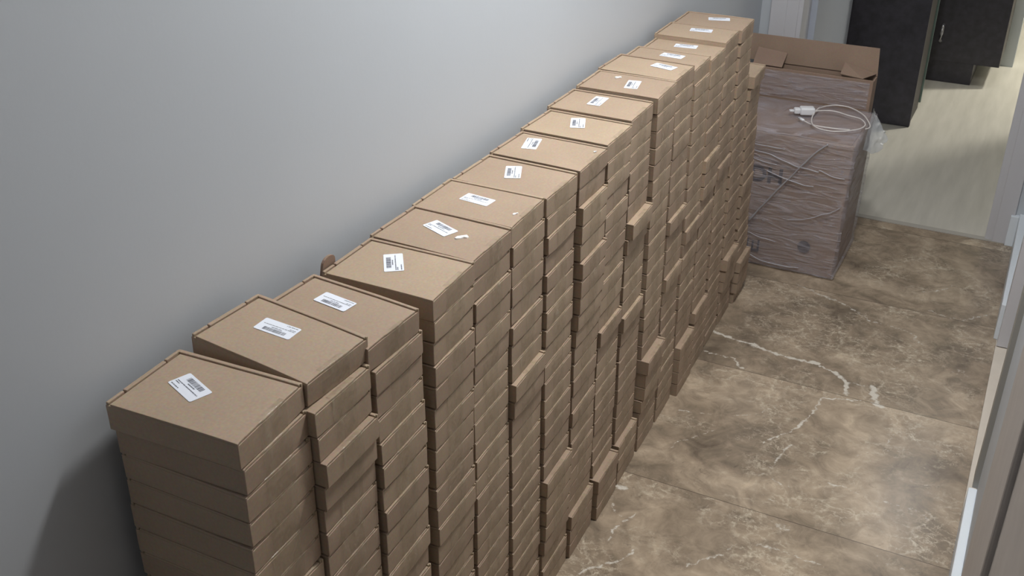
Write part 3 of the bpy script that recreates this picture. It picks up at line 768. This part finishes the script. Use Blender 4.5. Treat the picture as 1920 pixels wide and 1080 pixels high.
# loose tail of film at the right edge
b = bmesh.new(); NXT, NZT = 16, 22; g = []
for i in range(NXT+1):
    row = []
    for k in range(NZT+1):
        u, vv = i/NXT, k/NZT
        wid = .062*math.sin(math.pi*min(1, .18+vv*.9))
        p = Vector((CX1+.006+u*wid, CY0+.20+.10*vv+.03*u, .410+.120*vv-.02*u))
        p += .010*u*noise.noise_vector(p*45)+.006*u*noise.noise_vector(p*110)
        row.append(b.verts.new(p))
    g.append(row)
for i in range(NXT):
    for k in range(NZT): b.faces.new((g[i][k], g[i+1][k], g[i+1][k+1], g[i][k+1]))
tag(obj('film_tail', rel(t, b), M_TAIL, t, True), 'loose crumpled tail of clear film')
# printing on the carton front
def text_mesh(body, size, loc, rotx=R(90)):
    cu = bpy.data.curves.new('t', 'FONT'); cu.body = body; cu.size = size; cu.extrude = .0004; cu.resolution_u = 3; cu.offset = .0022
    o = bpy.data.objects.new('t', cu); COL.objects.link(o)
    dg = bpy.context.evaluated_depsgraph_get(); me = bpy.data.meshes.new_from_object(o.evaluated_get(dg))
    bpy.data.objects.remove(o); bpy.data.curves.remove(cu)
    me.transform(Matrix.Translation(loc) @ Matrix.Rotation(rotx, 4, 'X')); return me
M_CINK = simple('carton_print', (.045, .035, .04), .7)
b = bmesh.new(); add_mesh(b, text_mesh('IDH', .078, (.170, CY0-.0068, .316)), Matrix.Identity(4))
def quadr(x0, x1, z0, z1):
    slab(b, x0, x1, CY0-.0068, CY0-.0045, z0, z1)
quadr(.205, .250, .052, .060); quadr(.205, .213, .052, .095); quadr(.225, .232, .060, .090); quadr(.245, .252, .052, .095)
bmesh.ops.create_cone(b, cap_ends=True, segments=20, radius1=.022, radius2=.022, depth=.0015,
    matrix=Matrix.Translation((.405, CY0-.0056, .105)) @ Matrix.Rotation(R(90), 4, 'X'))
obj('printing', rel(t, b), M_CINK, t)

# open carton behind it
t = empty('open_carton', (.27, 3.14, 0))
tag(t, 'open brown carton with raised flaps standing behind the wrapped carton', 'carton')
OX0, OX1, OY0, OY1, OZ = .060, .494, 3.036, 3.118, .603
T = .005
obj('front_wall', rel(t, slab(bmesh.new(), OX0, OX1, OY0, OY0+T, .0, OZ, (8, 1, 8), .001)), M_CARTON, t)
obj('back_wall', rel(t, slab(bmesh.new(), OX0, OX1, OY1-T, OY1, .0, .603, (8, 1, 8), .001)), M_CARTON, t)
b = bmesh.new(); slab(b, OX0, OX0+T, OY0+T, OY1-T, 0, OZ, bev=.001); slab(b, OX1-T, OX1, OY0+T, OY1-T, 0, OZ-.004, bev=.001)
slab(b, OX0+T, OX1-T, OY0+T, OY1-T, .0, .006)
obj('side_walls', rel(t, b), M_CARTON, t)
def flap(name, P, th=.004):
    b = bmesh.new(); P = [Vector(p) for p in P]; nrm = (P[1]-P[0]).cross(P[2]-P[0]).normalized()*th
    A = [b.verts.new(p) for p in P]; B = [b.verts.new(p+nrm) for p in P]
    b.faces.new(A); b.faces.new(B[::-1]); n = len(P)
    for i in range(n): b.faces.new((A[i], B[i], B[(i+1) % n], A[(i+1) % n]))
    bmesh.ops.recalc_face_normals(b, faces=b.faces)
    return obj(name, rel(t, b), M_CARTON, t)
flap('back_flap', [(OX0-.03, OY1-T, .602), (OX1, OY1-T, .602), (OX1-.008, OY1+.004, .696), (OX0-.035, OY1+.004, .696)])
flap('side_flap', [(OX0+T, OY0+.010, .604), (OX0+.110, OY0+.012, .602), (OX0+.112, OY1-.012, .640), (OX0+.005, OY1-.012, .650)])
flap('side_flap', [(OX1-T, OY1-.010, .606), (OX1-.118, OY1-.012, .634), (OX1-.118, OY0+.012, .607), (OX1-.040, OY0+.010, .600)])
b = bmesh.new(); NXF, NZF = 30, 12; g = []
for i in range(NXF+1):
    g.append([])
    for k in range(NZF+1):
        p = Vector((OX0+.01+(OX1-OX0-.02)*i/NXF, OY0-.004, CZ1+.012+(OZ-CZ1-.02)*k/NZF)); p.y -= .003*abs(noise.noise(p*40))
        g[-1].append(b.verts.new(p))
for i in range(NXF):
    for k in range(NZF): b.faces.new((g[i][k], g[i+1][k], g[i+1][k+1], g[i][k+1]))
obj('packing_film', rel(t, b), M_FILM, t, True)

# phone charger and cable lying on the wrapped carton
ZC = CZ1+.0165
t = empty('phone_charger', (.30, 2.86, ZC))
tag(t, 'white phone charger with its coiled cable lying on the wrapped carton', 'charger')
u = Vector((.92, .39, 0)).normalized(); ang = math.atan2(u.y, u.x)
b = bmesh.new(); slab(b, -.025, .025, -.018, .018, 0, .026, (1, 1, 1), .006, 4)
o = obj('adapter', b, M_PLAST, t, True); o.location = (.012, .018, -.002); o.rotation_euler = (0, 0, ang)
b = bmesh.new(); slab(b, -.045, -.024, -.013, .013, .003, .022, (1, 1, 1), .005, 4)
tube(b, [(-.044, -.006, .012), (-.060, -.006, .012)], .0024); tube(b, [(-.044, .006, .012), (-.060, .006, .012)], .0024)
o2 = obj('plug', b, M_PLAST, t, True); o2.location = o.location; o2.rotation_euler = (0, 0, ang)
def zz(p, z): return Vector((p[0], p[1], z))-t.location+Vector((0, 0, 0))
path = [(.335,2.905),(.342,2.952),(.365,2.99),(.395,3.008),(.439,3.000),(.490,2.945),(.525,2.865),(.534,2.822),(.524,2.800)]
path2 = [(.335,2.892),(.370,2.918),(.404,2.921),(.449,2.900),(.488,2.886),(.512,2.850),(.518,2.815),(.506,2.775),(.470,2.734),(.431,2.714),(.391,2.719),(.362,2.747),(.345,2.804),(.338,2.880),(.342,2.945)]
path3 = [(.322,2.790),(.348,2.768),(.382,2.757),(.439,2.760),(.480,2.769)]
b = bmesh.new()
tube(b, spline([zz(p, ZC+.004) for p in path]), .0022, 8)
tube(b, spline([zz(p, ZC+.0085) for p in path2]), .0022, 8)
tube(b, spline([zz(p, ZC+.0035) for p in path3]), .0022, 8)
obj('cable', b, M_CORD, t, True)
b = bmesh.new(); tube(b, [zz((.303, 2.808), ZC+.004), zz((.322, 2.790), ZC+.004)], .0048, 10)
tube(b, [zz((.299, 2.812), ZC+.004), zz((.303, 2.808), ZC+.004)], .003, 8)
obj('connector', b, M_PLAST, t, True)
